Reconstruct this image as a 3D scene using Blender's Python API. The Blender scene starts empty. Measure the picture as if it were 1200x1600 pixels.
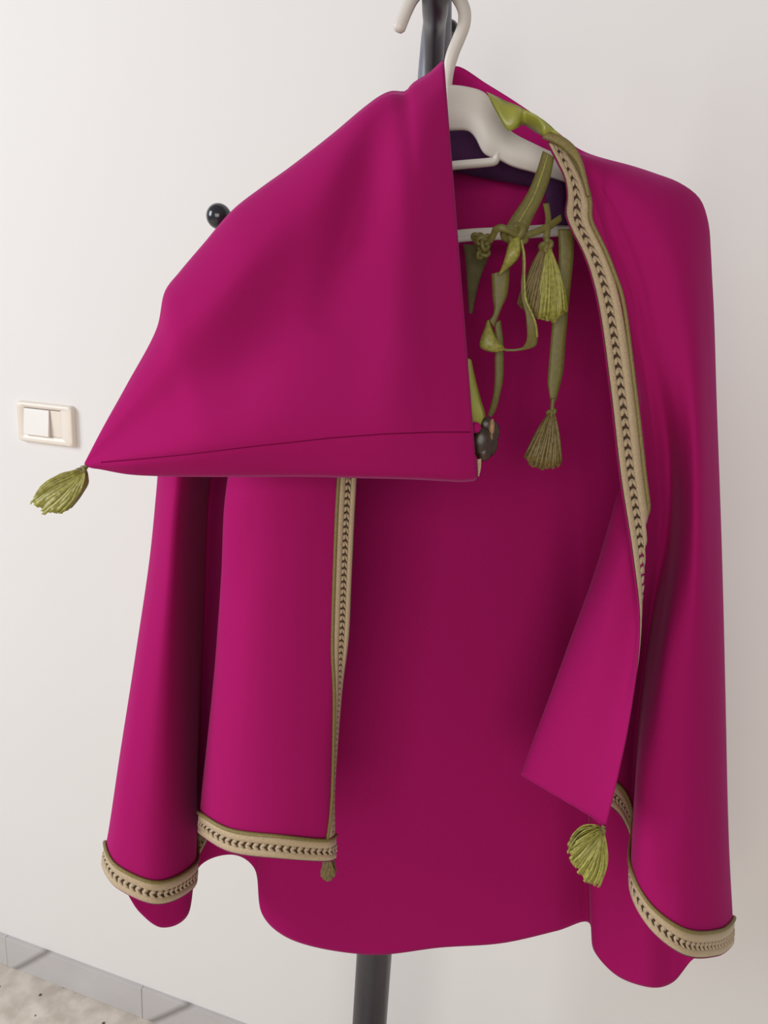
import bpy, bmesh, math, random
import numpy as np
from mathutils import Vector

random.seed(3)
rng = np.random.default_rng(5)
scene = bpy.context.scene
COL = scene.collection

# ------------------------------------------------------------------ camera, world, light, exposure
CAM_H, FPX = 1.38, 1200.0
_p, _r = math.radians(15.0), math.radians(3.1)
_F = np.array([0, math.cos(_p), -math.sin(_p)])
_U0 = np.array([0, math.sin(_p), math.cos(_p)])
_R0 = np.array([1.0, 0, 0])
_R = _R0 * math.cos(_r) + _U0 * math.sin(_r)
_U = _U0 * math.cos(_r) - _R0 * math.sin(_r)
CAM = np.array([0, 0, CAM_H])
cam_data = bpy.data.cameras.new('camera')
cam_data.sensor_fit = 'VERTICAL'
cam_data.sensor_height = 36.0
cam_data.sensor_width = 27.0
cam_data.lens = 36.0 * FPX / 1600.0
cam_data.clip_start = 0.02
cam = bpy.data.objects.new('camera', cam_data)
COL.objects.link(cam)
from mathutils import Matrix
_m = Matrix(((_R[0], _U[0], -_F[0], 0), (_R[1], _U[1], -_F[1], 0), (_R[2], _U[2], -_F[2], CAM_H), (0, 0, 0, 1)))
cam.matrix_world = _m
scene.camera = cam

world = bpy.data.worlds.new('world')
scene.world = world
world.use_nodes = True
_bg = world.node_tree.nodes['Background']
_bg.inputs['Color'].default_value = (1.0, 0.955, 0.93, 1)
_bg.inputs['Strength'].default_value = 0.26

def area_light(name, loc, target, size, size_y, power, color):
    ld = bpy.data.lights.new(name, 'AREA')
    ld.shape = 'RECTANGLE'
    ld.size, ld.size_y, ld.energy, ld.color = size, size_y, power, color
    o = bpy.data.objects.new(name, ld)
    COL.objects.link(o)
    o.location = loc
    o.rotation_euler = (Vector(target) - Vector(loc)).to_track_quat('-Z', 'Y').to_euler()
    return o

# daylight from a tall window to the left; added frontal fill behind the camera
area_light('window_daylight_left', (-3.5, -0.1, 2.35), (0.0, 0.75, 1.15), 1.6, 1.8, 108, (0.86, 0.92, 1.0))
area_light('frontal_fill_behind', (-0.4, -1.9, 1.60), (0.05, 0.75, 1.10), 1.8, 1.3, 35, (1.0, 0.965, 0.92))

vs = scene.view_settings
vs.view_transform = 'Standard'
vs.look = 'None'
vs.gamma = 1.0
vs.use_curve_mapping = False
vs.exposure = 0.0
scene.display_settings.display_device = 'sRGB'

# ------------------------------------------------------------------ measuring helpers
def ray(x, y):
    return _R * (x - 600.0) / FPX + _U * (800.0 - y) / FPX + _F

def at(x, y, Y):
    """world point seen at photograph position x, y that stands at distance Y into the room"""
    v = ray(x, y)
    return CAM + v * (Y / v[1])

def on_floor(x, y, z=0.0):
    v = ray(x, y)
    return CAM + v * ((z - CAM_H) / v[2])

# ------------------------------------------------------------------ object helpers
def link(name, me, mat=None, parent=None, mats=None):
    o = bpy.data.objects.new(name, me)
    COL.objects.link(o)
    for m in (mats or ([mat] if mat else [])):
        me.materials.append(m)
    if parent is not None:
        o.parent = parent
    return o

def tag(o, label=None, cat=None, group=None, kind=None):
    if label: o['label'] = label
    if cat: o['category'] = cat
    if group: o['group'] = group
    if kind: o['kind'] = kind
    return o

def thing(name, loc, label, cat):
    o = bpy.data.objects.new(name, None)
    COL.objects.link(o)
    o.location = loc
    o.empty_display_size = 0.05
    return tag(o, label, cat)

def mesh_from(verts, faces, smooth=True, origin=(0, 0, 0), name='mesh'):
    me = bpy.data.meshes.new(name)
    og = np.array(origin)
    me.from_pydata([tuple(np.array(v) - og) for v in verts], [], faces)
    me.update()
    if smooth:
        for p in me.polygons: p.use_smooth = True
    return me

def clean(me, weld=0.0):
    bm = bmesh.new(); bm.from_mesh(me)
    if weld: bmesh.ops.remove_doubles(bm, verts=bm.verts, dist=weld)
    bmesh.ops.recalc_face_normals(bm, faces=bm.faces)
    bm.to_mesh(me); bm.free()

def solidify(o, t, offset=0.0):
    m = o.modifiers.new('thickness', 'SOLIDIFY')
    m.thickness = t; m.offset = offset
    return m

def bevel(o, w, seg=2, ang=35):
    m = o.modifiers.new('bevel', 'BEVEL')
    m.width = w; m.segments = seg; m.limit_method = 'ANGLE'; m.angle_limit = math.radians(ang)
    return m

def crspline(pts, tq, tk):
    """non-uniform Catmull-Rom: pts (n,...) at knots tk, sampled at tq"""
    pts = np.asarray(pts, float); tk = np.asarray(tk, float); n = len(pts)
    tan = np.zeros_like(pts)
    sh = (slice(None),) + (None,) * (pts.ndim - 1)
    d = (pts[1:] - pts[:-1]) / (tk[1:] - tk[:-1])[sh]
    tan[0], tan[-1] = d[0], d[-1]
    if n > 2:
        h0, h1 = (tk[1:-1] - tk[:-2])[sh], (tk[2:] - tk[1:-1])[sh]
        tan[1:-1] = (d[:-1] * h1 + d[1:] * h0) / (h0 + h1)
    i = np.clip(np.searchsorted(tk, tq, side='right') - 1, 0, n - 2)
    h = (tk[i + 1] - tk[i]); s = ((tq - tk[i]) / h)[sh]; h = h[sh]
    return ((2*s**3 - 3*s**2 + 1) * pts[i] + (s**3 - 2*s**2 + s) * h * tan[i]
            + (-2*s**3 + 3*s**2) * pts[i + 1] + (s**3 - s**2) * h * tan[i + 1])

def chord(pts, p=0.5):
    pts = np.asarray(pts, float)
    d = np.linalg.norm(np.diff(pts, axis=0), axis=-1)
    if d.ndim > 1: d = d.mean(axis=1)
    return np.concatenate([[0], np.cumsum(np.maximum(d, 1e-5) ** p)])

def smooth_path(pts, n):
    """resample a path evenly by length"""
    tk = chord(pts); dense = crspline(pts, np.linspace(0, tk[-1], 40 * len(pts)), tk)
    L = np.concatenate([[0], np.cumsum(np.linalg.norm(np.diff(dense, axis=0), axis=1))])
    q = np.linspace(0, L[-1], n)
    return np.stack([np.interp(q, L, dense[:, k]) for k in range(dense.shape[1])], 1)

def grid_faces(nr, nc, close_c=False, flip=False):
    f = []
    for i in range(nr - 1):
        for j in range(nc if close_c else nc - 1):
            k = (j + 1) % nc
            q = (i*nc + j, i*nc + k, (i+1)*nc + k, (i+1)*nc + j)
            f.append(q[::-1] if flip else q)
    return f

def tube(path, radius, sides=12, flat=None, caps=True):
    """tube along path; radius scalar or list; flat = (axis, factor) squashes the section along a world axis"""
    path = np.asarray(path, float); n = len(path)
    r = np.full(n, radius) if np.isscalar(radius) else np.asarray(radius, float)
    tang = np.gradient(path, axis=0); tang /= np.linalg.norm(tang, axis=1)[:, None]
    up = np.array([0, 1.0, 0]) if abs(tang[0][1]) < 0.9 else np.array([1.0, 0, 0])
    V = []; a = up - tang[0] * (up @ tang[0]); a /= np.linalg.norm(a)
    for i in range(n):
        a = a - tang[i] * (a @ tang[i]); a /= np.linalg.norm(a); b = np.cross(tang[i], a)
        fa = flat if flat else 1.0
        for k in range(sides):
            th = 2 * math.pi * k / sides
            V.append(path[i] + r[i] * (a * math.cos(th) * fa + b * math.sin(th)))
    F = grid_faces(n, sides, True)
    if caps:
        F.append(tuple(range(sides))[::-1]); F.append(tuple(range((n-1)*sides, n*sides)))
    return V, F

def ball(center, r, seg=20, rings=12, sc=(1, 1, 1)):
    V = []; F = []
    c = np.asarray(center, float); sc = np.asarray(sc)
    for i in range(rings + 1):
        ph = math.pi * i / rings
        for k in range(seg):
            th = 2 * math.pi * k / seg
            V.append(c + r * sc * np.array([math.sin(ph)*math.cos(th), math.sin(ph)*math.sin(th), math.cos(ph)]))
    F = grid_faces(rings + 1, seg, True)
    return V, F

class Bag:
    """collects pieces that belong to ONE part"""
    def __init__(self): self.V = []; self.F = []; self.M = []
    def add(self, VF, m=0):
        n = len(self.V); self.V += list(VF[0]); self.F += [tuple(i + n for i in f) for f in VF[1]]; self.M += [m] * len(VF[1])
    def build(self, name, mats, parent=None, origin=(0, 0, 0), smooth=True, weld=0.0):
        me = mesh_from(self.V, self.F, smooth, origin, name)
        if not isinstance(mats, (list, tuple)): mats = [mats]
        o = link(name, me, None, parent, mats)
        for p, m in zip(me.polygons, self.M): p.material_index = m
        clean(me, weld)
        return o

def box_vf(c, ax, ay, az, sx, sy, sz):
    c, ax, ay, az = map(np.asarray, (c, ax, ay, az))
    V = [c + ax*sx*i + ay*sy*j + az*sz*k for i in (-.5, .5) for j in (-.5, .5) for k in (-.5, .5)]
    F = [(0,1,3,2), (4,6,7,5), (0,4,5,1), (2,3,7,6), (0,2,6,4), (1,5,7,3)]
    return V, F

# ------------------------------------------------------------------ materials
def mat_base(name):
    m = bpy.data.materials.new(name); m.use_nodes = True
    nt = m.node_tree; b = nt.nodes['Principled BSDF']
    return m, nt, b

def simple(name, col, rough=0.5, noise=0.0, scale=40, bump=0.0, metallic=0.0, sheen=0.0, spec=0.5, coat=0.0, stretch=(1, 1, 1)):
    m, nt, b = mat_base(name)
    b.inputs['Base Color'].default_value = (*col, 1); b.inputs['Roughness'].default_value = rough
    b.inputs['Metallic'].default_value = metallic; b.inputs['Specular IOR Level'].default_value = spec
    b.inputs['Sheen Weight'].default_value = sheen; b.inputs['Coat Weight'].default_value = coat
    if noise or bump:
        tc = nt.nodes.new('ShaderNodeTexCoord'); mp = nt.nodes.new('ShaderNodeMapping'); nz = nt.nodes.new('ShaderNodeTexNoise')
        mp.inputs['Scale'].default_value = stretch
        nz.inputs['Scale'].default_value = scale; nz.inputs['Detail'].default_value = 4
        nt.links.new(tc.outputs['Object'], mp.inputs['Vector']); nt.links.new(mp.outputs['Vector'], nz.inputs['Vector'])
        if noise:
            cr = nt.nodes.new('ShaderNodeValToRGB')
            cr.color_ramp.elements[0].position = 0.3; cr.color_ramp.elements[1].position = 0.7
            cr.color_ramp.elements[0].color = (*[c * (1 - noise) for c in col], 1)
            cr.color_ramp.elements[1].color = (*[min(1, c * (1 + noise)) for c in col], 1)
            nt.links.new(nz.outputs['Fac'], cr.inputs['Fac']); nt.links.new(cr.outputs['Color'], b.inputs['Base Color'])
        if bump:
            bp = nt.nodes.new('ShaderNodeBump'); bp.inputs['Strength'].default_value = bump; bp.inputs['Distance'].default_value = 0.001
            nt.links.new(nz.outputs['Fac'], bp.inputs['Height']); nt.links.new(bp.outputs['Normal'], b.inputs['Normal'])
    return m

def cloth_material():
    m, nt, b = mat_base('magenta_twill')
    b.inputs['Base Color'].default_value = (0.345, 0.010, 0.112, 1)
    b.inputs['Roughness'].default_value = 0.8
    b.inputs['Specular IOR Level'].default_value = 0.0
    b.inputs['Sheen Weight'].default_value = 0.17
    b.inputs['Sheen Roughness'].default_value = 0.35
    b.inputs['Sheen Tint'].default_value = (1.0, 0.38, 0.78, 1)
    tc = nt.nodes.new('ShaderNodeTexCoord')
    w1 = nt.nodes.new('ShaderNodeTexWave'); w1.bands_direction = 'DIAGONAL'; w1.inputs['Scale'].default_value = 420; w1.inputs['Distortion'].default_value = 0.6
    nz = nt.nodes.new('ShaderNodeTexNoise'); nz.inputs['Scale'].default_value = 14; nz.inputs['Detail'].default_value = 2
    mx = nt.nodes.new('ShaderNodeMath'); mx.operation = 'MULTIPLY_ADD'; mx.inputs[1].default_value = 0.12
    bp = nt.nodes.new('ShaderNodeBump'); bp.inputs['Strength'].default_value = 0.25; bp.inputs['Distance'].default_value = 0.0015
    nt.links.new(tc.outputs['Object'], w1.inputs['Vector']); nt.links.new(tc.outputs['Object'], nz.inputs['Vector'])
    nt.links.new(w1.outputs['Fac'], mx.inputs[0]); nt.links.new(nz.outputs['Fac'], mx.inputs[2])
    nt.links.new(mx.outputs[0], bp.inputs['Height']); nt.links.new(bp.outputs['Normal'], b.inputs['Normal'])
    return m

M_CLOTH = cloth_material()
M_SEAM = simple('dark_magenta_thread', (0.16, 0.004, 0.045), 0.9, spec=0.0)
M_BEIGE = simple('gold_beige_braid', (0.46, 0.34, 0.205), 0.55, 0.18, 900, 0.4, sheen=0.15)
M_HOLE = simple('braid_dark_backing', (0.060, 0.030, 0.016), 0.9)  # dark brown backing of the open channel and the edges
M_PIPING = simple('olive_piping', (0.205, 0.155, 0.045), 0.5, 0.2, 600, 0.3)
M_RIBBON = simple('olive_ribbon', (0.150, 0.126, 0.024), 0.5, 0.12, 300, 0.25, sheen=0.1)
M_SATIN = simple('green_satin', (0.33, 0.33, 0.05), 0.34, 0.1, 60, 0.1, spec=0.7)
M_TASSEL = simple('olive_tassel_thread', (0.31, 0.29, 0.055), 0.42, 0.28, 380, 0.3, spec=0.6)
M_DARKTIE = simple('shaded_tie_cloth', (0.10, 0.085, 0.03), 0.8, 0.2, 200)  # olive ribbon darkened: the hood's shade is put into its colour
M_NECKDARK = simple('dark_purple_cloth', (0.050, 0.014, 0.050), 0.8, 0.1, 300, 0.2, spec=0.1)
M_TASSEL_BROWN = simple('brown_olive_tassel_thread', (0.165, 0.115, 0.032), 0.45, 0.3, 380, 0.3, spec=0.6)
M_BEAD = simple('dark_brown_button_cord', (0.035, 0.016, 0.008), 0.4, 0.4, 160, 0.5, spec=0.7)
M_BROWN = simple('brown_button_loop', (0.30, 0.16, 0.08), 0.4, 0.3, 200, 0.3)
M_PLASTIC = simple('white_plastic', (0.60, 0.55, 0.49), 0.42, 0.02, 30)
M_METAL = simple('black_lacquered_steel', (0.026, 0.024, 0.032), 0.36, 0.1, 90, 0.03, spec=0.6)
M_POLE_REFLECT = simple('reflection_grey_steel', (0.15, 0.15, 0.18), 0.4, 0.1, 90, 0.03)  # upper pole: the window's reflection is put into this lighter grey
M_KNOB = simple('black_plastic_knob', (0.020, 0.020, 0.026), 0.16, 0.0, 10, 0.0, spec=0.6)
M_SWITCH = simple('cream_switch_plastic', (0.78, 0.70, 0.60), 0.35, 0.02, 30)
M_SWITCHW = simple('white_rocker_plastic', (0.80, 0.76, 0.70), 0.32, 0.02, 30)

def wall_material():
    m, nt, b = mat_base('white_wall_paint')
    b.inputs['Roughness'].default_value = 0.75
    b.inputs['Specular IOR Level'].default_value = 0.2
    tc = nt.nodes.new('ShaderNodeTexCoord'); nz = nt.nodes.new('ShaderNodeTexNoise'); n2 = nt.nodes.new('ShaderNodeTexNoise')
    nz.inputs['Scale'].default_value = 3; nz.inputs['Detail'].default_value = 3
    n2.inputs['Scale'].default_value = 60; n2.inputs['Detail'].default_value = 5
    cr = nt.nodes.new('ShaderNodeValToRGB')
    cr.color_ramp.elements[0].color = (0.745, 0.716, 0.685, 1); cr.color_ramp.elements[1].color = (0.768, 0.743, 0.715, 1)
    bp = nt.nodes.new('ShaderNodeBump'); bp.inputs['Strength'].default_value = 0.06; bp.inputs['Distance'].default_value = 0.002
    for n in (nz, n2): nt.links.new(tc.outputs['Object'], n.inputs['Vector'])
    nt.links.new(nz.outputs['Fac'], cr.inputs['Fac']); nt.links.new(cr.outputs['Color'], b.inputs['Base Color'])
    nt.links.new(n2.outputs['Fac'], bp.inputs['Height']); nt.links.new(bp.outputs['Normal'], b.inputs['Normal'])
    return m
M_WALL = wall_material()

def terrazzo_material():
    m, nt, b = mat_base('beige_terrazzo')
    b.inputs['Roughness'].default_value = 0.4
    tc = nt.nodes.new('ShaderNodeTexCoord')
    nz = nt.nodes.new('ShaderNodeTexNoise'); nz.inputs['Scale'].default_value = 28; nz.inputs['Detail'].default_value = 5
    cr = nt.nodes.new('ShaderNodeValToRGB')
    cr.color_ramp.elements[0].position = 0.35; cr.color_ramp.elements[1].position = 0.65
    cr.color_ramp.elements[0].color = (0.50, 0.43, 0.36, 1); cr.color_ramp.elements[1].color = (0.68, 0.61, 0.52, 1)
    vo = nt.nodes.new('ShaderNodeTexVoronoi'); vo.inputs['Scale'].default_value = 24; vo.inputs['Randomness'].default_value = 1
    c2 = nt.nodes.new('ShaderNodeValToRGB'); c2.color_ramp.elements[0].position = 0.07; c2.color_ramp.elements[1].position = 0.10
    c2.color_ramp.elements[0].color = (0.13, 0.11, 0.10, 1); c2.color_ramp.elements[1].color = (1, 1, 1, 1)
    mx = nt.nodes.new('ShaderNodeMix'); mx.data_type = 'RGBA'; mx.blend_type = 'MULTIPLY'; mx.inputs[0].default_value = 1
    for n in (nz, vo): nt.links.new(tc.outputs['Object'], n.inputs['Vector'])
    nt.links.new(nz.outputs['Fac'], cr.inputs['Fac']); nt.links.new(vo.outputs['Distance'], c2.inputs['Fac'])
    nt.links.new(cr.outputs['Color'], mx.inputs[6]); nt.links.new(c2.outputs['Color'], mx.inputs[7])
    nt.links.new(mx.outputs[2], b.inputs['Base Color'])
    return m
M_FLOOR = terrazzo_material()

def marble_material():
    """grey marble, one slanting dark vein near the left end of every skirting tile"""
    m, nt, b = mat_base('grey_marble_skirting')
    b.inputs['Roughness'].default_value = 0.35
    tc = nt.nodes.new('ShaderNodeTexCoord'); sp = nt.nodes.new('ShaderNodeSeparateXYZ')
    nz = nt.nodes.new('ShaderNodeTexNoise'); nz.inputs['Scale'].default_value = 9; nz.inputs['Detail'].default_value = 4
    nt.links.new(tc.outputs['Object'], sp.inputs[0]); nt.links.new(tc.outputs['Object'], nz.inputs['Vector'])
    cr = nt.nodes.new('ShaderNodeValToRGB')
    cr.color_ramp.elements[0].color = (0.43, 0.40, 0.385, 1); cr.color_ramp.elements[1].color = (0.57, 0.545, 0.53, 1)
    nt.links.new(nz.outputs['Fac'], cr.inputs['Fac'])
    def mth(op, a, c):
        n = nt.nodes.new('ShaderNodeMath'); n.operation = op
        for i, v in enumerate((a, c)):
            if v is None: continue
            if isinstance(v, (int, float)): n.inputs[i].default_value = v
            else: nt.links.new(v, n.inputs[i])
        return n.outputs[0]
    # vein: x = 1.25 * z + offset
    d = mth('SUBTRACT', sp.outputs['X'], mth('MULTIPLY', sp.outputs['Z'], 1.15))
    d = mth('ADD', d, mth('MULTIPLY', mth('SUBTRACT', nz.outputs['Fac'], 0.5), 0.02))
    d = mth('ABSOLUTE', d, None)
    c2 = nt.nodes.new('ShaderNodeValToRGB'); c2.color_ramp.elements[0].position = 0.0; c2.color_ramp.elements[1].position = 0.014
    c2.color_ramp.elements[0].color = (0.46, 0.44, 0.43, 1); c2.color_ramp.elements[1].color = (1, 1, 1, 1)
    nt.links.new(d, c2.inputs['Fac'])
    mx = nt.nodes.new('ShaderNodeMix'); mx.data_type = 'RGBA'; mx.blend_type = 'MULTIPLY'; mx.inputs[0].default_value = 1
    nt.links.new(cr.outputs['Color'], mx.inputs[6]); nt.links.new(c2.outputs['Color'], mx.inputs[7])
    nt.links.new(mx.outputs[2], b.inputs['Base Color'])
    return m
M_MARBLE = marble_material()

# ------------------------------------------------------------------ the setting: wall, floor, skirting
_A, _B = on_floor(0, 1505), on_floor(245, 1600)
WD = (_B - _A) / np.linalg.norm(_B - _A)             # along the wall, to the right
WN = np.array([WD[1], -WD[0], 0.0])                   # out of the wall, into the room
if WN[1] > 0: WN = -WN
BB_T = 0.009
W0 = _A - WN * BB_T                                   # foot of the wall face
def wall_pt(x, y):
    v = ray(x, y); return CAM + v * (((W0 - CAM) @ WN) / (v @ WN))
ZUP = np.array([0, 0, 1.0])
wang = math.atan2(WD[1], WD[0])

def slab(name, center, sx, sy, sz, mat, rot=0.0):
    V, F = box_vf((0, 0, 0), (1, 0, 0), (0, 1, 0), (0, 0, 1), sx, sy, sz)
    me = mesh_from(V, F, False, name=name); clean(me)
    o = link(name, me, mat); o.location = center; o.rotation_euler = (0, 0, rot)
    return o
wc = W0 + WD * 0.6
tag(slab('wall_back', tuple(wc - WN * 0.06 + ZUP * 1.30), 6.0, 0.12, 2.6, M_WALL, wang), kind='structure',
    label='plain white painted wall behind the hanging cape')
tag(slab('floor', tuple(wc + WN * 1.94 - ZUP * 0.05), 6.0, 4.0, 0.10, M_FLOOR, wang), kind='structure',
    label='speckled beige terrazzo floor below the wall')
bb = bpy.data.objects.new('baseboard_back', None); COL.objects.link(bb)
bb.location = tuple(W0); bb.rotation_euler = (0, 0, wang); bb.empty_display_size = 0.05
tag(bb, 'grey marble skirting along the foot of the white wall', kind='structure')
TILE, BB_H = 0.333, 0.072
tile_me = mesh_from(*box_vf((TILE/2 - 0.02, 0, BB_H/2), (1, 0, 0), (0, 1, 0), (0, 0, 1), TILE - 0.0006, BB_T, BB_H), smooth=False, name='tile')
clean(tile_me); tile_me.materials.append(M_MARBLE)
_v = on_floor(30, 1508); _off = float((_v - W0) @ WD) 
for k in range(-5, 10):
    o = bpy.data.objects.new('tile', tile_me); COL.objects.link(o); o.parent = bb
    o.location = (_off + k * TILE, -BB_T/2 + 0.0004 * (k % 2), 0)
    bevel(o, 0.0010, 2)

# ------------------------------------------------------------------ wall switch
sw_c = wall_pt(74, 662)
SWW, SWH = 0.0, 0.0
_q = [wall_pt(27, 625), wall_pt(118, 634), wall_pt(121, 696), wall_pt(36, 691)]
SWW = 0.5 * (np.linalg.norm(_q[1] - _q[0]) + np.linalg.norm(_q[2] - _q[3])); SWH = 0.5 * (_q[0][2] - _q[3][2] + _q[1][2] - _q[2][2])
sw_c = sum(_q) / 4
sw = thing('light_switch', tuple(sw_c), 'cream plastic light switch with one white rocker on the white wall', 'light switch')
def sw_pt(u, w, d): return WD * u + ZUP * w + WN * d   # local to the empty
def rounded_rect(w, h, r, n=6):
    out = []
    for cx, cy, a0 in ((w/2-r, h/2-r, 0), (-w/2+r, h/2-r, 90), (-w/2+r, -h/2+r, 180), (w/2-r, -h/2+r, 270)):
        for k in range(n + 1):
            a = math.radians(a0 + 90*k/n); out.append((cx + r*math.cos(a), cy + r*math.sin(a)))
    return np.array(out)
# frame: rounded ring with a rectangular opening
IW0, IW1, IH0, IH1 = -SWW*0.345, SWW*0.30, -SWH*0.30, SWH*0.36
rings = []
for (ins, d) in ((0, 0), (0, 0.004), (0.0012, 0.0075), (0.004, 0.0095)):
    rings.append([sw_pt(a, b, d) for a, b in rounded_rect(SWW - 2*ins, SWH - 2*ins, 0.0075 - ins*0.5)])
nn = len(rings[0])
inner = rounded_rect(IW1 - IW0, IH1 - IH0, 0.0012) + np.array([(IW0 + IW1)/2, (IH0 + IH1)/2])
rings.append([sw_pt(a, b, 0.0088) for a, b in inner])
rings.append([sw_pt(a, b, 0.001) for a, b in inner])
V = [p for r in rings for p in r]
fr = mesh_from(V, grid_faces(len(rings), nn, True), True, name='frame'); clean(fr)
fo = link('frame', fr, M_SWITCH, sw)
sm = fo.modifiers.new('ws', 'WEIGHTED_NORMAL')
bw = (IW1 - IW0) * 0.70
def sw_box(name, u0, u1, w0, w1, d0, d1, mat, tilt=0.0):
    c0 = [sw_pt(u, w, d0) for u, w in ((u0, w0), (u1, w0), (u1, w1), (u0, w1))]
    c1 = [sw_pt(u, w, d1 + (tilt if w == w0 else -tilt)) for u, w in ((u0, w0), (u1, w0), (u1, w1), (u0, w1))]
    me = mesh_from(c0 + c1, [(3,2,1,0), (4,5,6,7), (0,1,5,4), (1,2,6,5), (2,3,7,6), (3,0,4,7)], False, name=name); clean(me)
    o = link(name, me, mat, sw); bevel(o, 0.0009, 3); return o
sw_box('rocker', IW0 + 0.0008, IW0 + bw, IH0 + 0.0006, IH1 - 0.0012, 0.0012, 0.0120, M_SWITCHW, 0.0022)
sw_box('blank_module', IW0 + bw + 0.0006, IW1 - 0.0008, IH0 + 0.0006, IH1 - 0.0012, 0.0012, 0.0078, M_SWITCH, 0.0)

# ------------------------------------------------------------------ coat stand
def lathe(profile, center_xy, sides=32):
    V = []
    for r, z in profile:
        for k in range(sides):
            a = 2*math.pi*k/sides; V.append(np.array([center_xy[0] + r*math.cos(a), center_xy[1] + r*math.sin(a), z]))
    F = grid_faces(len(profile), sides, True)
    F.append(tuple(range(sides))); F.append(tuple(range((len(profile)-1)*sides, len(profile)*sides)))
    return V, F
PY = 0.805
pt_top, pt_bot = at(679, 100, PY), at(580, 1560, PY)
px_, zt = float((pt_top[0] * 0.5 + pt_bot[0] * 0.5)), float(at(680, -60, PY)[2])
lean = (pt_top[0] - pt_bot[0]) / (pt_top[2] - pt_bot[2])
SX = float(pt_bot[0] - lean * pt_bot[2])              # where the pole meets the floor
def pole_x(z): return SX + lean * z
stand = thing('coat_stand', (SX, PY, 0), 'black metal coat stand with ball-ended arms behind the magenta cape', 'coat stand')
so = np.array([SX, PY, 0])
def leaned(VF):
    V, F = VF; return [np.array([v[0] + lean * v[2], v[1], v[2]]) for v in V], F
g = Bag(); g.add(leaned(lathe([(0.0225, 0.05), (0.0225, 0.93), (0.0215, 0.945), (0.0160, 0.95)], (SX, PY)))); g.build('lower_pole', M_METAL, stand, so)
z1 = float(at(680, 60, PY)[2])
g = Bag(); g.add(leaned(lathe([(0.0150, 0.948), (0.0150, z1 - 0.03), (0.0142, z1), (0.0105, z1 + 0.05), (0.0100, zt), (0.006, zt + 0.008)], (SX, PY)))); g.build('upper_pole', M_POLE_REFLECT, stand, so)
g = Bag(); g.add(leaned(lathe([(0.0225, 0.928), (0.0255, 0.932), (0.0255, 0.955), (0.0165, 0.962)], (SX, PY)))); g.build('collar', M_METAL, stand, so)
for k in range(3):                                    # feet, below the frame
    a = math.radians(-70 + 120 * k)
    dv = np.array([math.cos(a), math.sin(a), 0])
    base = np.array([SX, PY, 0])
    path = smooth_path([base + ZUP*0.12, base + dv*0.06 + ZUP*0.10, base + dv*0.13 + ZUP*0.045, base + dv*0.20 + ZUP*0.012], 18)
    g = Bag(); g.add(tube(path, 0.010, 12)); g.add(ball(path[-1], 0.012, 16, 10)); g.build('leg', M_METAL, stand, so)
def arm(path, r, kr, knob_at=None):
    g = Bag(); g.add(tube(path, r, 14)); a = g.build('arm', M_METAL, stand, so)
    g = Bag(); g.add(ball(path[-1], kr, 24, 16)); g.build('knob', M_KNOB, a, so)
    return a
Z = lambda x, y, Y: at(x, y, Y)
pc = lambda z: np.array([pole_x(z), PY, z])
# front arm that carries the hanger, rising towards the camera
arm(smooth_path([pc(float(at(680, 150, PY)[2])), at(678, 96, 0.775), at(679, 40, 0.735), at(680, 10, 0.690), at(680, -45, 0.650), at(680, -120, 0.615)], 24), [0.0078 + 0.0028*min(1, i/14) for i in range(24)], 0.016)
# left arm, knob shows past the hood
zl = float(at(655, 400, PY)[2])
arm(smooth_path([pc(zl), at(560, 430, 0.815), at(450, 420, 0.83), at(375, 375, 0.838), at(342, 338, 0.842)], 24), 0.0062, 0.0129)
# right rear arm, knob half hidden by the hook
arm(smooth_path([pc(float(at(690, 130, PY)[2])), at(694, 110, 0.83), at(699, 80, 0.86), at(702, 47, 0.88)], 16), 0.006, 0.0098)

# ------------------------------------------------------------------ white hanger
HY = 0.690
hg = thing('clothes_hanger', tuple(at(693, 260, HY)), 'white plastic clothes hanger with broad neck hooked on the black coat stand', 'hanger')
ho = at(693, 260, HY)
upR = [(699, 133), (728, 136), (756, 145), (768, 160), (780, 184), (796, 204), (840, 228), (900, 254), (1000, 290), (1058, 326), (1066, 338)]
loR = [(1056, 345), (985, 318), (900, 290), (835, 270), (800, 260), (780, 250), (757, 240), (742, 214), (732, 205), (699, 204)]
def mirror(p):
    d = p[0] - 699; return (699 - d * 0.74, p[1] + d * 0.30 + 14 * min(1, d / 60))
def hang_y(x): return HY + 0.00003 * abs(x - 699)
# build as strips between the upper and the lower line so that the plate stays clean
ts = np.linspace(0, 1, 60)
def strip(up, lo, name):
    U = smooth_path([at(x, y, hang_y(x)) for x, y in up], 80); L = smooth_path([at(x, y, hang_y(x)) for x, y in lo[::-1]], 80)
    return U, L
g = Bag()
for mir in (False, True):
    up = [mirror(p) if mir else p for p in upR]; lo = [mirror(p) if mir else p for p in loR]
    U, L = strip(up, lo, '')
    n = len(U); V = []
    for i in range(n):
        for t in (0.0, 0.06, 0.5, 0.94, 1.0):
            P = U[i]*(1-t) + L[i]*t; th = 0.0034 if 0.01 < t < 0.99 else 0.0018
            V.append(P + np.array([0, -th, 0]))
        for t in (1.0, 0.94, 0.5, 0.06, 0.0):
            P = U[i]*(1-t) + L[i]*t; th = 0.0034 if 0.01 < t < 0.99 else 0.0018
            V.append(P + np.array([0, th, 0]))
    F = grid_faces(n, 10, True); F.append(tuple(range((n-1)*10, n*10)))
    g.add((V, F))
g.build('hanger_body', M_PLASTIC, hg, ho)
hk = smooth_path([at(x, y, HY) for x, y in ((699, 150), (699, 128), (702, 104), (708, 82), (717, 60), (725, 38), (725.5, 18), (718, 0), (704, -17), (683, -25), (662, -19), (645, -3), (634, 18), (626, 38), (621.5, 50))], 60)
rad = np.array([0.0036 + 0.0016*min(1, i/12) for i in range(60)]); rad[-1] = 0.003; rad[-2] = 0.0050
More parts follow.
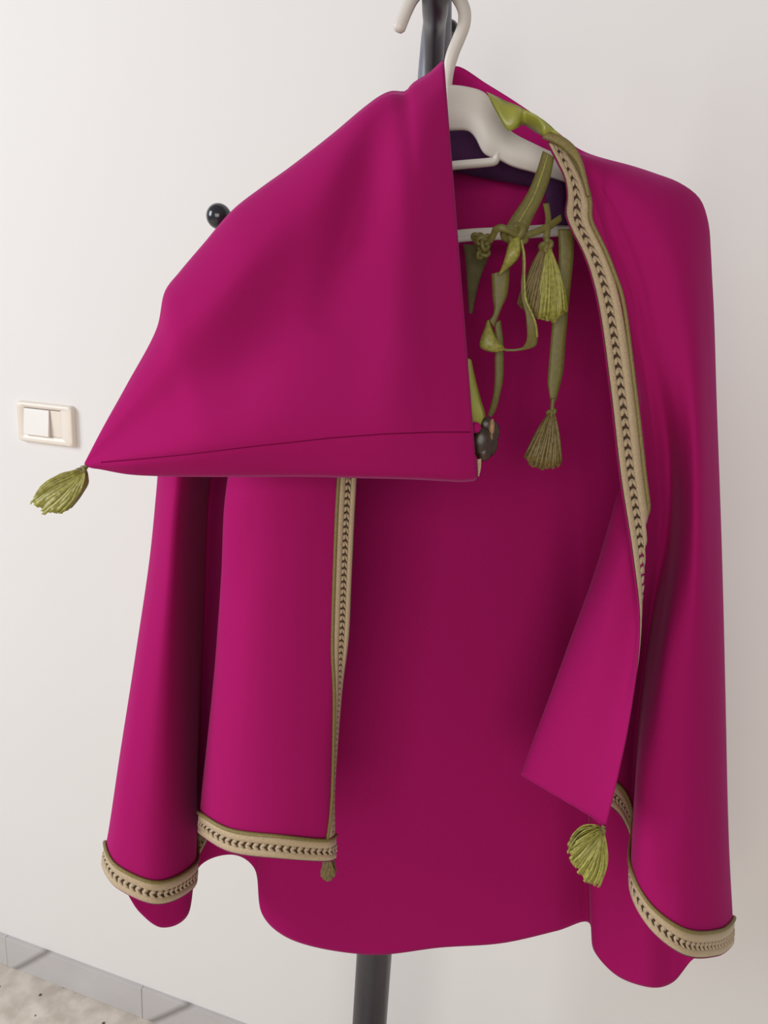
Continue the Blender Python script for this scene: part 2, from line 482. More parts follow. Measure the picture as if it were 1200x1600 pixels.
g = Bag(); g.add(tube(hk, rad, 14, flat=0.65)); g.build('hook', M_PLASTIC, hg, ho)
barp = [(438, 452), (540, 408), (640, 382), (720, 369), (800, 364.5), (887, 359), (960, 354), (1040, 345)]
V = []; bp = smooth_path([at(x, y, HY + 0.004) for x, y in barp], 40)
g = Bag()
secs = [(-0.0050, -0.0030), (-0.0046, -0.0036), (-0.001, -0.0036), (0.0005, -0.0026), (0.0042, -0.0036), (0.0052, -0.0028), (0.0052, 0.003), (-0.005, 0.003)]
V = [P + np.array([0, b, a]) for P in bp for a, b in secs]
F = grid_faces(40, len(secs), True); F += [tuple(range(8)), tuple(range(39*8, 40*8))]
g.add((V, F)); g.build('trouser_bar', M_PLASTIC, hg, ho)
lb = smooth_path([at(x, y, HY + 0.002) for x, y in ((640, 268), (706, 259), (765, 253.5), (773, 252), (775.5, 248), (776, 240))], 40)
g = Bag(); g.add(tube(lb, 0.0036, 10)); g.build('loop_bar', M_PLASTIC, hg, ho)

# ------------------------------------------------------------------ the cape: one sheet lofted over its fold lines
# Each fold line runs from neck to hem; order goes round the body from the left front edge to the right front edge.
GL = [
 # left front edge and panel
 [(688,255,.655),(655,390,.635),(600,560,.615),(562,700,.603),(557,760,.598),(550,900,.594),(545,1000,.594),(535,1065,.600),(527,1150,.606),(521,1240,.606),(522,1300,.602),(523,1343,.600)],
 [(684,250,.650),(630,390,.630),(572,560,.607),(532,700,.592),(527,760,.589),(520,900,.585),(517,1000,.584),(518,1065,.584),(513,1150,.584),(511,1240,.584),(510,1300,.586),(508,1346,.588)],
 [(676,244,.648),(600,380,.622),(528,560,.595),(482,700,.580),(470,780,.577),(456,900,.572),(450,1000,.570),(444,1120,.568),(440,1240,.568),(440,1342,.570)],
 [(668,240,.646),(570,360,.620),(475,540,.598),(425,700,.582),(408,780,.578),(390,920,.572),(380,1050,.570),(370,1180,.570),(365,1260,.572),(362,1332,.574)],
 [(660,236,.648),(530,350,.625),(425,520,.610),(375,680,.600),(356,780,.598),(349,900,.595),(338,1050,.595),(325,1180,.597),(318,1250,.599),(314,1305,.602)],
 [(656,234,.652),(512,346,.640),(412,515,.650),(372,680,.665),(360,780,.670),(356,900,.674),(346,1050,.678),(334,1180,.682),(328,1250,.684),(326,1310,.686)],
 [(650,232,.652),(490,342,.645),(385,510,.665),(342,680,.690),(328,780,.702),(323,900,.708),(317,1050,.708),(311,1180,.704),(307,1280,.696),(305,1352,.680)],
 [(644,230,.650),(470,340,.630),(362,505,.630),(322,680,.645),(309,780,.652),(305,900,.656),(305,1050,.656),(304,1180,.650),(303,1300,.640),(302,1388,.630)],
 [(636,228,.650),(440,338,.620),(335,500,.604),(290,680,.602),(276,780,.600),(268,900,.598),(258,1050,.592),(250,1200,.588),(244,1310,.586),(240,1413,.584)],
 [(628,226,.655),(415,338,.630),(312,500,.618),(268,680,.615),(257,780,.612),(246,900,.608),(224,1050,.600),(203,1200,.594),(191,1300,.592),(184,1388,.592)],
 [(620,225,.662),(398,340,.655),(296,505,.650),(253,680,.650),(246,760,.648),(235,870,.645),(213,1020,.638),(188,1180,.632),(170,1300,.628),(160,1352,.625)],
 # left side turning to the back
 [(616,224,.675),(395,345,.690),(297,510,.695),(258,680,.695),(252,780,.695),(244,900,.690),(226,1050,.685),(210,1200,.678),(200,1300,.670),(192,1385,.660)],
 [(616,222,.695),(410,350,.715),(310,515,.720),(268,690,.715),(260,800,.710),(252,920,.705),(240,1060,.695),(228,1220,.685),(222,1340,.675),(218,1425,.668)],
 [(620,215,.715),(430,350,.738),(335,520,.738),(290,700,.730),(280,820,.722),(273,950,.712),(266,1100,.700),(260,1250,.690),(256,1370,.682),(254,1449,.678)],
 [(626,208,.725),(455,345,.748),(360,520,.748),(320,700,.745),(310,820,.740),(304,950,.732),(301,1100,.722),(298,1250,.712),(295,1350,.705),(292,1431,.700)],
 [(632,200,.730),(480,340,.750),(395,520,.755),(350,700,.758),(338,820,.760),(332,950,.760),(328,1080,.758),(325,1200,.755),(318,1290,.752),(311,1354,.746)],
 [(636,192,.732),(505,335,.750),(430,520,.755),(395,700,.760),(382,820,.765),(375,950,.768),(370,1080,.770),(366,1190,.770),(363,1270,.770),(362,1335,.770)],
 [(640,185,.733),(530,330,.750),(460,520,.752),(430,700,.755),(420,820,.758),(412,950,.760),(404,1090,.762),(400,1220,.762),(399,1300,.760),(398,1357,.758)],
 [(644,178,.734),(545,330,.748),(480,520,.750),(450,700,.752),(438,820,.753),(428,950,.753),(420,1090,.752),(414,1220,.749),(411,1330,.746),(410,1428,.743)],
 # back
 [(648,170,.735),(560,330,.746),(500,520,.748),(470,700,.748),(458,850,.748),(450,1000,.746),(444,1150,.742),(442,1280,.738),(443,1380,.735),(444,1462,.733)],
 [(668,140,.736),(620,320,.744),(588,520,.748),(570,700,.750),(562,850,.750),(560,1000,.750),(560,1150,.748),(562,1290,.746),(566,1400,.743),(570,1491,.740)],
 [(692,118,.738),(690,200,.752),(692,290,.740),(690,520,.748),(682,700,.752),(680,850,.754),(680,1000,.754),(680,1150,.752),(682,1290,.750),(686,1400,.748),(690,1480,.746)],
 [(716,104,.738),(732,200,.756),(745,290,.738),(762,520,.746),(770,700,.752),(775,850,.756),(778,1000,.758),(780,1150,.757),(782,1290,.754),(784,1390,.752),(786,1473,.750)],
 [(760,131,.736),(780,220,.752),(796,300,.736),(826,520,.746),(842,700,.754),(852,850,.758),(858,1000,.760),(862,1150,.760),(866,1280,.758),(868,1370,.757),(870,1454,.757)],
 [(800,156,.732),(825,235,.744),(842,310,.735),(878,520,.746),(894,700,.756),(903,850,.762),(908,1000,.766),(912,1150,.768),(916,1270,.769),(918,1360,.770),(920,1441,.770)],
 [(838,182,.726),(862,250,.738),(882,330,.735),(916,520,.742),(928,700,.746),(932,850,.748),(930,1000,.748),(926,1150,.742),(924,1290,.732),(925,1400,.724),(929,1486,.716)],
 [(853,194,.722),(880,260,.734),(906,340,.733),(940,520,.739),(954,700,.739),(960,850,.737),(961,1000,.733),(961,1150,.725),(961,1290,.715),(962,1410,.707),(964,1524,.699)],
 [(868,205,.718),(900,270,.730),(930,350,.732),(965,520,.735),(980,700,.732),(988,850,.726),(992,1000,.718),(996,1150,.708),(1000,1290,.698),(1004,1420,.690),(1008,1541,.684)],
 [(888,222,.710),(940,270,.722),(1000,350,.730),(1040,520,.732),(1054,700,.728),(1060,850,.722),(1063,1000,.716),(1065,1150,.708),(1066,1300,.700),(1058,1430,.694),(1050,1535,.690)],
 [(900,233,.700),(970,262,.706),(1050,305,.712),(1085,420,.720),(1098,600,.722),(1104,800,.720),(1108,1000,.716),(1112,1150,.710),(1114,1300,.702),(1098,1410,.696),(1084,1498,.690)],
 # right side, shoulder and front bulge
 [(906,240,.690),(1000,264,.682),(1080,298,.682),(1101,330,.684),(1111,430,.688),(1119,650,.690),(1126,850,.688),(1131,1050,.682),(1135,1230,.672),(1138,1350,.664),(1142,1440,.656),(1142,1474,.652)],
 [(907,242,.676),(988,272,.655),(1058,312,.648),(1085,360,.646),(1100,460,.646),(1110,650,.644),(1116,850,.640),(1120,1050,.632),(1122,1230,.622),(1123,1360,.614),(1122,1460,.608),(1120,1494,.606)],
 [(907,244,.668),(968,290,.640),(1020,340,.628),(1050,400,.622),(1072,500,.618),(1086,680,.612),(1086,860,.608),(1076,1050,.600),(1068,1230,.590),(1064,1360,.584),(1062,1490,.580)],
 [(907,245,.664),(952,300,.640),(990,360,.626),(1018,430,.620),(1042,540,.618),(1066,700,.625),(1064,860,.626),(1038,1050,.606),(1024,1200,.596),(1018,1330,.590),(1016,1452,.588)],
 [(907,246,.662),(945,305,.642),(975,370,.630),(1000,440,.625),(1022,560,.624),(1048,720,.650),(1047,860,.664),(1018,1050,.640),(1001,1180,.620),(992,1290,.615),(986,1395,.612)],
 # valley behind the front fold
 [(908,244,.661),(939,314,.642),(966,388,.632),(990,458,.627),(1010,590,.628),(1028,740,.650),(1029,860,.675),(1010,1030,.700),(997,1150,.705),(991,1240,.700),(989,1325,.690)],
 [(908,245,.660),(934,315,.641),(958,384,.632),(981,450,.626),(998,538,.626),(1012,625,.630),(1017,740,.645),(1010,860,.665),(992,1010,.690),(978,1120,.700),(970,1200,.696),(962,1268,.690)],
 [(908,245,.659),(930,314,.640),(951,380,.631),(973,447,.625),(990,535,.623),(1004,620,.624),(1003,700,.630),(986,780,.640),(958,880,.652),(930,1010,.662),(908,1110,.666),(894,1180,.667),(884,1240,.664)],
 # fold edge of the turned-back front corner
 [(908,245,.658),(926,313,.639),(946,375,.630),(967,445,.624),(984,530,.620),(999,620,.618),(994,690,.618),(970,765,.621),(936,880,.622),(889,1010,.620),(854,1105,.617),(833,1160,.615),(815,1211,.613)],
 [(908,246,.657),(922,312,.639),(928,340,.635),(943,370,.630),(963,443,.623),(980,528,.618),(997,620,.613),(1004,717,.608),(992,800,.603),(968,880,.597),(930,1020,.592),(900,1120,.590),(880,1185,.590),(863,1240,.590)],
 [(907,246,.657),(918,309,.639),(922,335,.635),(939,362,.631),(960,441,.622),(977,526,.616),(994,620,.610),(1006,717,.602),(1009,790,.597),(1005,870,.592),(986,1010,.583),(953,1135,.576),(933,1210,.574),(917,1272,.573)],
 # right front edge
 [(855,225,.652),(872,258,.648),(885,290,.644),(884,320,.639),(883,338,.636),(892,360,.632),(912,400,.627),(931,465,.619),(952,610,.606),(967,740,.594),(987,870,.584),(999,985,.574),(985,1115,.567),(964,1220,.564),(946,1293,.563)],
]
class Sheet:
    def __init__(self, guides, nu, nv, nlev=40):
        lev = np.stack([smooth_path([at(*p) for p in g], nlev) for g in guides])        # guide, level, xyz
        tk = chord(lev)
        # rows: more samples
        A = crspline(lev, np.linspace(0, tk[-1], nu), tk)                                # nu, nlev
        B = np.transpose(A, (1, 0, 2)); tv = np.arange(nlev, dtype=float)
        self.P = crspline(B, np.linspace(0, nlev - 1, nv), tv)                           # nv, nu, xyz
        self.nu, self.nv = nu, nv; self.tk = tk / tk[-1]
        self.refresh()
    def refresh(self):
        du = np.gradient(self.P, axis=1); dv = np.gradient(self.P, axis=0)
        n = np.cross(dv, du); n /= np.linalg.norm(n, axis=2)[:, :, None] + 1e-12
        self.N = n
cape_s = Sheet(GL, 520, 150)
# outward side: at the left front panel it faces the camera
if cape_s.N[75, 40, 1] > 0: cape_s.N = -cape_s.N
cape_base = at(640, 1500, 0.70)
CO = np.array([float(cape_base[0]), 0.68, float(cape_base[2]) - 0.03])
cape = thing('hooded_cape', tuple(CO), 'magenta hooded cape edged with gold braid hanging from the white hanger', 'cape')
me = mesh_from(cape_s.P.reshape(-1, 3), grid_faces(cape_s.nv, cape_s.nu), True, CO, 'cape_cloth')
body = link('cape_cloth', me, M_CLOTH, cape); solidify(body, 0.0011)

# --- braid trim laid on the cape's outer face
def edge_strip(side, v0, v1, dist, nv):
    """points at arc distances dist in from a front edge; side 0 = left edge, -1 = right edge"""
    rows = np.linspace(v0, v1, nv) * (cape_s.nv - 1)
    P = []; N = []
    for r in rows:
        i = min(int(r), cape_s.nv - 2); f = r - i
        row = cape_s.P[i]*(1-f) + cape_s.P[i+1]*f; nr = cape_s.N[i]*(1-f) + cape_s.N[i+1]*f
        if side == -1: row, nr = row[::-1], nr[::-1]
        L = np.concatenate([[0], np.cumsum(np.linalg.norm(np.diff(row, axis=0), axis=1))])
        dd = dist * (np.interp(r / (cape_s.nv - 1), [0, .04, .12, .2], [.80, .86, .95, 1.0]) if side == -1 else 1.0)
        P.append(np.stack([np.interp(dd, L, row[:, k]) for k in range(3)], 1))
        N.append(np.stack([np.interp(dd, L, nr[:, k]) for k in range(3)], 1))
    return np.array(P), np.array(N)
def hem_strip(u0, u1, dist, nu):
    cols = np.linspace(u0, u1, nu) * (cape_s.nu - 1)
    P = []; N = []
    for c in cols:
        i = min(int(c), cape_s.nu - 2); f = c - i
        col = (cape_s.P[:, i]*(1-f) + cape_s.P[:, i+1]*f)[::-1]; nr = (cape_s.N[:, i]*(1-f) + cape_s.N[:, i+1]*f)[::-1]
        L = np.concatenate([[0], np.cumsum(np.linalg.norm(np.diff(col, axis=0), axis=1))])
        P.append(np.stack([np.interp(dist, L, col[:, k]) for k in range(3)], 1))
        N.append(np.stack([np.interp(dist, L, nr[:, k]) for k in range(3)], 1))
    return np.array(P), np.array(N)
def even_rows(P, N, step):
    """resample the strip evenly along its length"""
    mid = P[:, P.shape[1]//2]
    L = np.concatenate([[0], np.cumsum(np.linalg.norm(np.diff(mid, axis=0), axis=1))])
    n = max(4, int(L[-1] / step)); q = np.linspace(0, L[-1], n)
    idx = np.interp(q, L, np.arange(len(L))); i = np.clip(idx.astype(int), 0, len(L)-2); f = (idx - i)[:, None, None]
    return P[i]*(1-f) + P[i+1]*f, N[i]*(1-f) + N[i+1]*f
# braid section, measured from the free edge: (distance mm, height mm, material of the band that follows)
SEC = [(0.0, 0.7, 1), (0.7, 0.9, 0), (1.0, 1.7, 0), (3.0, 1.9, 0), (5.2, 1.7, 0), (5.5, 0.75, 1), (10.8, 0.75, 0), (11.1, 1.8, 0), (13.5, 2.1, 0), (16.6, 1.9, 0), (17.0, 0.7, 1), (17.2, 0.7, 1)]
def braid(name, getter, scale, pitch, flip):
    dist = np.array([s[0] + 0.5 for s in SEC]) * 0.001 * scale
    hs = np.array([s[1] for s in SEC]) * 0.001
    P, N = even_rows(*getter(dist), 0.003)
    jag = rng.normal(0, 0.00025, P.shape[0])
    Q = P + N * hs[None, :, None]
    Q[:, 0] += (Q[:, 0] - Q[:, 2]) * (jag[:, None] * 300)
    nr, nc = Q.shape[:2]
    F = grid_faces(nr, nc)
    me = mesh_from(Q.reshape(-1, 3), F, True, CO, name)
    o = link(name, me, None, cape, [M_BEIGE, M_HOLE])
    for k, p in enumerate(me.polygons): p.material_index = SEC[k % (nc-1)][2]
    tag(o, 'gold beige braid with herringbone stitches')
    # piping: olive round cord on the panel side
    pd = np.array([17.4, 18.5, 19.6]) * 0.001 * scale
    P2, N2 = even_rows(*getter(pd), 0.004)
    path = P2[:, 1] + N2[:, 1] * (0.0018 * min(scale, 1.2))
    V, F2 = tube(path, 0.0015 * min(scale, 1.2), 8)
    pm = mesh_from(V, F2, True, CO, 'piping'); clean(pm); link('piping', pm, M_PIPING, o)
    # herringbone stitches in the open channel
    cd = np.array([5.5, 8.7, 11.8]) * 0.001 * scale
    P3, N3 = even_rows(*getter(cd), pitch)
    b = Bag(); n3 = len(P3)
    for i in range(n3 - 1):
        a, c, e = P3[i]; n = N3[i][1]; n = n / (np.linalg.norm(n) + 1e-9)
        T = P3[i+1][1] - c; L = np.linalg.norm(T)
        if L < 1e-5 or np.linalg.norm(e - a) < 0.0040 * scale: continue
        T = T / L * (-1 if flip else 1)
        A, C, E = a + n*0.0012 + T*L*0.42, c + n*0.0020 - T*L*0.12, e + n*0.0012 + T*L*0.42
        for (s, t) in ((A, C), (C, E)):
            w = T * L * 0.27; m_ = (s + t)/2 + n*0.0006
            V = [s - w*0.7, s + w*0.7, m_ - w*1.25, m_ + w*1.25, t - w*0.8, t + w*0.8]
            V = V + [v - n*0.0012 for v in V]
            F = [(0,1,3,2), (2,3,5,4), (0,2,8,6), (2,4,10,8), (1,7,9,3), (3,9,11,5), (0,6,7,1), (4,5,11,10)]
            b.add((V, F))
    st = b.build('braid_stitches', M_BEIGE, o, CO); st['kind'] = 'stuff'
    return o
braid('front_trim', lambda d: edge_strip(0, 0.02, 0.962, d, 300), 1.0, 0.0057, False)
braid('front_trim', lambda d: edge_strip(-1, 0.0, 0.985, d, 300), 1.16, 0.0078, False)
tkn = cape_s.tk
braid('hem_trim', lambda d: hem_strip(0.0, 0.6*tkn[10]+0.4*tkn[11], d, 240), 1.36, 0.0064, True)
braid('hem_trim', lambda d: hem_strip(0.25*tkn[29]+0.75*tkn[30], tkn[38], d, 240), 1.55, 0.0068, True)

# ------------------------------------------------------------------ hood: a flattened cone, tip to the left, opening to the right
HT = [(133,724,.535),(160,672,.540),(200,600,.550),(246,513,.560),(259,455,.566),(281,426,.570),(320,380,.576),(364,329,.582),(410,293,.588),(452,263,.594),(520,210,.604),(570,168,.614),(595,150,.620),(612,143,.624),(634,143,.630),(645,131,.634),(670,115,.642),(693,94,.652)]
HB = [(133,726,.535),(142,730,.534),(155,732,.533),(199,740,.530),(250,743,.528),(320,744,.524),(400,744,.522),(480,744,.522),(560,746,.524),(640,748,.530),(700,751,.540),(722,752,.545),(745,750,.552)]
def px_path(pts, n): return smooth_path([np.array(p, float) * np.array([1, 1, 1000]) for p in pts], n) / np.array([1, 1, 1000])
NS, NTF, NTB = 130, 90, 40
ht, hb_ = px_path(HT, NS), px_path(HB, NS)
# folds: (x0,y0,x1,y1,width px,height m) ridges (+) and valleys (-)
FOLDS = [(676,95,612,560,40,.008),(612,130,500,520,34,-.011),(575,190,190,660,52,.007),(480,350,340,680,52,-.005),(650,460,600,730,50,.004)]
def seg_d(x, y, x0, y0, x1, y1):
    dx, dy = x1-x0, y1-y0; t = min(1.0, max(0.0, ((x-x0)*dx + (y-y0)*dy)/(dx*dx+dy*dy)))
    return math.hypot(x - x0 - t*dx, y - y0 - t*dy), math.sin(math.pi * min(0.999, max(0.001, 0.06 + 0.94*t))) ** 0.8
def seam_y(x): return np.interp(x, [130, 160, 230, 300, 400, 520, 600, 680, 745], [726, 722, 716, 709, 697, 684, 678, 675, 675])
HV = np.zeros((NS, NTF + NTB, 3))
for i in range(NS):
    s = i / (NS - 1); a, b = ht[i], hb_[i]
    for j in range(NTF):
        t = j / (NTF - 1); te = t
        x, y, Y = a*(1-te) + b*te
        if t < 0.24: prof = math.sqrt(max(0, 1 - (1 - t/0.24)**2))
        elif t < 0.72: prof = 1 - 0.11 * math.sin(math.pi * (t - 0.24) / 0.48) ** 1.5
        else: prof = max(0, 1 - ((t - 0.72)/0.28)**2.2) ** 0.7
        bul = 0.048 * prof * (lambda q: q*(2-q))(min(1, s / 0.5)) * (1.0 - 0.25 * s)
        Yd = Y - bul
        edge = min(1, t/0.06) * min(1, (1-t)/0.06)
        for (x0, y0, x1, y1, w, hgt) in FOLDS:
            dd, tp = seg_d(x, y, x0, y0, x1, y1); Yd -= hgt * tp * math.exp(-(dd/w)**2) * edge
        dy = (y - seam_y(x)); Yd += 0.0008 * math.exp(-(dy/4.5)**2) * edge * min(1, s/0.1)
        if dy > 0: Yd += 0.004 * (1 - math.exp(-dy/30)) * edge
        HV[i, j] = at(x, y, Yd)
    for j in range(NTB):
        t = (j + 1) / (NTB + 1)
        x, y, Y = b*(1-t) + a*t
        bul = 0.030 * math.sin(math.pi*t) ** 0.6 * (lambda q: q*(2-q))(min(1, s / 0.5))
        ins = 0.0
        HV[i, NTF + j] = at(x, y, Y + bul)
me = mesh_from(HV.reshape(-1, 3), grid_faces(NS, NTF + NTB, True), True, CO, 'hood'); clean(me)
hood = link('hood', me, M_CLOTH, cape); solidify(hood, 0.0011)
sp = []
for i in range(6, NS - 1):
    a, b = ht[i], hb_[i]
    t = (seam_y((a*0.1 + b*0.9)[0]) - a[1]) / (b[1] - a[1])
    t = min(0.985, max(0.02, t)); q = t * (NTF - 1); j = int(q); f = q - j
    sp.append(HV[i, j]*(1-f) + HV[i, min(j+1, NTF-1)]*f + np.array([0, -0.00052, 0]))
g = Bag(); g.add(tube(smooth_path(sp, 160), 0.00045, 6)); g.build('seam', M_SEAM, hood, CO)
tag(hood, 'pointed magenta hood pulled out to the left')

# ------------------------------------------------------------------ ribbons and ties
def ribbon(name, pairs, mat, parent, label=None, n=None, crown=0.0006, thick=0.0006, cross=5):
    """pairs: ((x,y,Y),(x,y,Y)) left and right edge"""
    n = n or 10 * len(pairs)
    Lp, Rp = np.array([at(*p[0]) for p in pairs]), np.array([at(*p[1]) for p in pairs])
    tk = chord((Lp + Rp) / 2); q = np.linspace(0, tk[-1], n)
    Lp, Rp = crspline(Lp, q, tk), crspline(Rp, q, tk)
    V = []
    for l, r in zip(Lp, Rp):
        for k in range(cross):
            t = k/(cross-1); V.append(l*(1-t) + r*t + np.array([0, -crown*math.sin(math.pi*t), 0]))
    me = mesh_from(V, grid_faces(n, cross), True, CO, name)
    o = link(name, me, mat, parent); solidify(o, thick)
    if label: tag(o, label)
    return o
def fl(*rows):   # rows (lx,ly,rx,ry,Y[,Y2]) -> pairs
    return [((r[0], r[1], r[4]), (r[2], r[3], r[5] if len(r) > 5 else r[4])) for r in rows]

# green satin lining along the right of the neck opening
b_sat = ribbon('satin_lining', fl((760,144,763,149,.662,.660),(776,151,776,176,.660,.654),(790,158,794,204,.658,.652),(806,164,808,200,.655,.654),(818,170,818,195,.658,.664),(838,180,836,206,.652,.662),(852,190,848,213,.650,.652),(866,202,858,222,.652,.660),(878,214,866,230,.648,.656),(890,228,874,238,.648,.655)), M_SATIN, cape, 'shiny green satin lining at the neck', crown=0.0025)

ribbon('satin_lining', fl((856,206,846,216,.652),(880,214,870,226,.648),(899,230,888,240,.643),(909,250,901,256,.639),(917,280,910,282,.636),(922,306,917,307,.634)), M_PIPING, cape, 'olive edging of the lining above the braid', crown=0.001)
# dark purple strips inside the neck
ribbon('neck_dark_strip', fl((640,196,640,262,.728),(705,200,705,268,.726),(760,212,760,279,.724),(800,236,800,286,.722),(842,262,838,294,.720)), M_NECKDARK, cape, 'dark purple strip inside the neck', crown=0.002)
ribbon('neck_dark_strip', fl((850,246,880,246,.700),(852,290,886,290,.698),(852,325,886,325,.694),(856,352,892,352,.688)), M_NECKDARK, cape, 'dark purple strip inside the neck', crown=0.002)  # shade beside the trim, put in as a dark strip
TY = 0.640
main = ribbon('tie_ribbon', fl((848,236,866,246,.650),(838,268,860,276,.648),(822,305,847,312,.645),(800,338,832,342,.642),(788,358,824,362,.640)), M_RIBBON, cape, 'olive green tie ribbon')
# woven lines on the broad ribbon
ribbon('ribbon_line', fl((855,242,857,242,.6485),(845,272,848,273,.6465),(832,308,834,309,.6435),(813,340,816,340,.6405),(803,358,806,358,.6385)), M_TASSEL, main, crown=0.0, thick=0.0004, cross=2)
ribbon('tie_ribbon', fl((790,362,792,378,.636),(812,364,812,376,.636),(832,359,834,369,.638),(855,348,858,360,.642),(876,335,878,345,.648)), M_RIBBON, cape, 'olive green tie ribbon')
ribbon('tie_ribbon', fl((848,318,858,318,.650),(852,340,861,340,.646),(850,360,860,360,.640),(848,374,858,376,.638)), M_RIBBON, cape, 'olive green tie ribbon')
# bow knot and loops
def lump(parent, name, mat, blobs):
    g = Bag()
    for (x, y, Y, rx, ry, rz) in blobs:
        g.add(ball(at(x, y, Y), 1.0, 16, 10, (rx, ry, rz)))
    return g.build(name, mat, parent, CO)
def knot_vf(c, r, tr, turn=0.0, squash=0.6):
    """an overhand knot: closed trefoil cord"""
    n = 48; P = []
    for q in range(n + 1):
        t = 2*math.pi*q/n
        x, z, y = math.sin(t) + 2*math.sin(2*t), math.cos(t) - 2*math.cos(2*t), -math.sin(3*t)
        P.append(c + r/3.0 * np.array([x*math.cos(turn) - z*math.sin(turn), y*squash*1.2, x*math.sin(turn) + z*math.cos(turn)]))
    return tube(P, tr, 8)
def tied(parent, knots):
    g = Bag()
    for (x, y, Y, r, tr, turn) in knots: g.add(knot_vf(at(x, y, Y), r, tr, turn))
    return g.build('knot', M_RIBBON, parent, CO)
tied(cape, [(803, 367, .633, .0078, .0032, .4), (812, 371, .636, .0050, .0024, 1.2)])
ribbon('bow_loop', fl((812,366,806,374,.630),(798,358,796,366,.626),(784,350,784,362,.625),(772,354,778,364,.627),(767,364,775,370,.630),(762,376,768,380,.634),(752,372,760,378,.640),(747,378,754,384,.642),(744,388,752,390,.644)), M_RIBBON, cape, 'dark coiled ribbon loop', n=70)
ribbon('bow_loop', fl((742,366,750,370,.648),(748,376,756,378,.642),(758,384,764,380,.638),(766,378,770,372,.636),(771,364,777,366,.634)), M_RIBBON, cape, 'dark coiled ribbon loop', n=50)
tied(cape, [(757, 378, .638, .0058, .0018, .3), (754, 394, .642, .0050, .0017, 1.4), (746, 372, .645, .0042, .0016, 2.2)])
ribbon('bow_loop', fl((797,374,812,370,.630),(793,386,813,380,.626),(790,399,813,393,.624),(786,412,808,406,.626),(781,424,796,418,.630),(778,430,782,428,.633)), M_TASSEL, cape, 'bright leaf-shaped ribbon loop', crown=0.002)
ribbon('tie_ribbon', fl((768,428,796,420,.640),(769,446,795,442,.640),(770,466,792,462,.640),(772,482,785,478,.640),(770,492,781,488,.640),(764,500,772,512,.640)), M_RIBBON, cape, 'olive green tie ribbon')
ribbon('bow_loop', fl((761,500,764,501,.637),(756,516,772,520,.632),(750,534,778,532,.630),(752,544,786,540,.630),(768,550,788,546,.632),(790,547,790,544,.634)), M_TASSEL, cape, 'bright twisted ribbon loop', crown=0.002)
ribbon('bow_loop', fl((810,374,815,374,.634),(815,395,820,394,.633),(816,420,821,420,.632),(814,445,820,445,.630),(816,470,823,470,.628),(821,490,832,490,.628),(823,510,838,508,.628),(823,530,840,528,.630),(818,541,836,541,.632),(806,545,810,548,.634),(786,545,790,549,.634)), M_RIBBON, cape, 'olive ribbon loop hanging open', crown=0.0)
ribbon('ribbon_line', fl((812,374,816,374,.6315),(817,400,821,400,.6305),(818,440,821,440,.6285),(820,470,824,470,.6265),(829,490,833,490,.6265),(835,508,839,508,.6265),(838,528,841,526,.6285)), M_TASSEL, main, crown=0.0, thick=0.0006, cross=2)
ribbon('tie_ribbon', fl((772,505,782,500,.645),(774,530,786,530,.645),(773,560,787,560,.645),(773,590,786,592,.645),(771,615,781,618,.646),(766,635,775,640,.648),(762,648,768,652,.650)), M_RIBBON, cape, 'olive green tie ribbon')
ribbon('tie_ribbon', fl((872,358,897,358,.655),(873,400,896,402,.652),(870,440,892,442,.650),(864,490,887,492,.648),(860,540,883,542,.647),(857,575,880,580,.646),(856,600,874,606,.645),(860,625,868,628,.644)), M_RIBBON, cape, 'olive green tie ribbon')
ribbon('tie_ribbon', fl((724,382,768,382,.665),(727,405,762,405,.668),(729,430,752,430,.670),(731,460,744,460,.672),(733,490,738,490,.674)), M_DARKTIE, cape, 'olive tie ribbon coloured dark for the shade of the hood')
# lining sliver, button and loop at the hood's lower front corner
ribbon('satin_lining', fl((731,560,736,562,.552,.556),(732,590,743,594,.550,.558),(733,620,751,624,.548,.558),(734,645,758,650,.548,.556),(736,662,756,664,.550,.556)), M_SATIN, cape, 'yellow green lining edge at the hood opening', crown=0.001)
lump(cape, 'cord_button', M_BEAD, [(752, 690, .553, .0085, .006, .011), (764, 694, .556, .0065, .005, .010), (768, 676, .557, .006, .005, .009), (756, 706, .553, .006, .005, .007), (760, 664, .556, .006, .004, .006)])
lump(cape, 'cord_button', M_BROWN, [(768, 668, .553, .0022, .0025, .0065), (764, 684, .552, .003, .0025, .0035)])
lump(cape, 'thread_button', M_CLOTH, [(743, 668, .543, .0040, .003, .0040)])
ribbon('satin_lining', fl((745,718,752,716,.550),(746,732,751,732,.551),(747,744,748,744,.552)), M_BEIGE, cape, 'tan lining tip below the hood button')

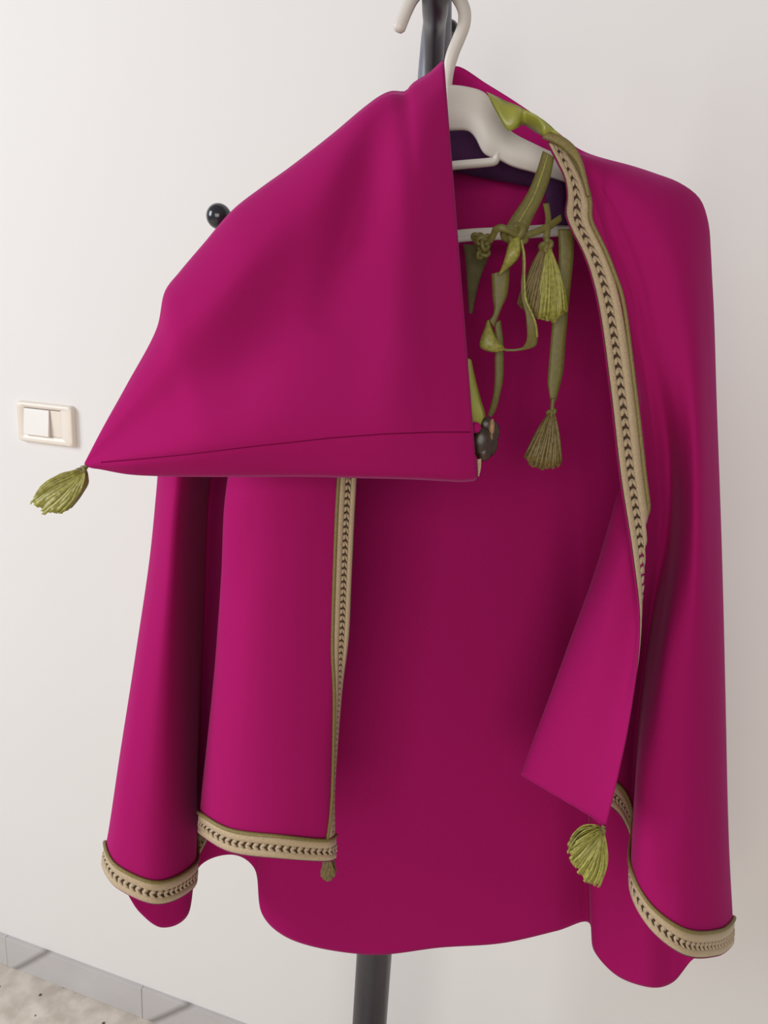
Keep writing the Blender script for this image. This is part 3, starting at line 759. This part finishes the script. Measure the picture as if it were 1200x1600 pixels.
# ------------------------------------------------------------------ tassels
def tassel(label, top, neck, ends, depth=0.004, n=46, knot=0.0032, mat=M_TASSEL, wav=1.0, rows=9, split=0.0):
    """top: (x,y,Y) where the cord ends; neck: where the skirt starts; ends: path of the skirt's lower edge"""
    E = smooth_path([at(*p) for p in ends], n); Nk = at(*neck); T0 = at(*top)
    g = Bag()
    axis = E.mean(0) - Nk; axis /= np.linalg.norm(axis)
    for layer in range(3):
        for k in range(n):
            e = E[k] + axis * rng.normal(0, 0.0015) + np.array([rng.normal(0, .0006), depth * (layer - 1) * 0.9, 0])
            s = Nk + (E[k] - E.mean(0)) * 0.14 + np.array([0, depth * 0.25 * (layer - 1), 0])
            side = E[min(k+1, n-1)] - E[max(k-1, 0)]; side /= np.linalg.norm(side) + 1e-9
            ph = rng.uniform(0, 6.28); V = []
            w = 0.0011
            for r in range(rows):
                t = r/(rows-1)
                bow = math.sin(math.pi*t)
                c = s*(1-t) + e*t + (E[k] - E.mean(0)) * 0.22 * bow * wav + np.array([0, depth*(layer-1)*0.5*bow - 0.0008*math.sin(ph + 3*t) , 0]) + side*0.0007*math.sin(ph + 5*t)*wav
                ww = w * (0.5 + 0.8*t)
                V += [c - side*ww, c + side*ww, c + side*ww + np.array([0, .0007, 0]), c - side*ww + np.array([0, .0007, 0])]
            F = grid_faces(rows, 4, True) + [(0,1,2,3), tuple(range((rows-1)*4, rows*4))]
            g.add((V, F), 1 if k < split * n else 0)
    o = g.build('tassel', [mat, M_TASSEL_BROWN] if split else mat, cape, CO); tag(o, label)
    g = Bag(); g.add(knot_vf(Nk, knot*1.05, knot*0.48, 0.5)); g.add(ball(Nk, 1, 12, 8, (knot*0.7,)*3))
    g.add(tube(smooth_path([T0, (T0 + Nk)/2, Nk], 8), knot*0.55, 8))
    g.build('tassel_knot', M_RIBBON, o, CO)
    return o
tassel('olive tassel at the tip of the hood', (136,727,.535), (128,737,.534), [(64,764,.530),(56,780,.530),(66,789,.530),(84,795,.530),(102,798,.530),(114,786,.532)], depth=0.005, n=50, wav=1.1)
tassel('yellow green tassel at the turned back front corner', (944,1290,.562), (939,1300,.560), [(897,1312,.556),(891,1330,.556),(897,1346,.556),(908,1362,.555),(920,1374,.555),(934,1377,.556),(940,1366,.558)], depth=0.005, n=50, wav=0.7)
tassel('small olive tassel below the left hem corner', (516,1338,.606), (514,1342,.607), [(503,1364,.608),(512,1370,.608),(522,1366,.608)], depth=0.004, n=18, knot=0.0024, mat=M_TASSEL_BROWN)
tassel('olive tassel fanned out at the end of the long tie', (864,622,.643), (862,645,.643), [(822,717,.640),(834,724,.639),(850,728,.639),(864,728,.640),(874,725,.641)], depth=0.003, n=44, wav=0.25, mat=M_TASSEL_BROWN)
tassel('yellow olive tassel hanging from the short tie', (854,372,.638), (854,386,.637), [(812,470,.642),(822,486,.641),(838,494,.638),(852,496,.636),(862,499,.634),(874,492,.635),(882,484,.637)], depth=0.004, n=56, wav=0.5, knot=0.0044, split=0.42)
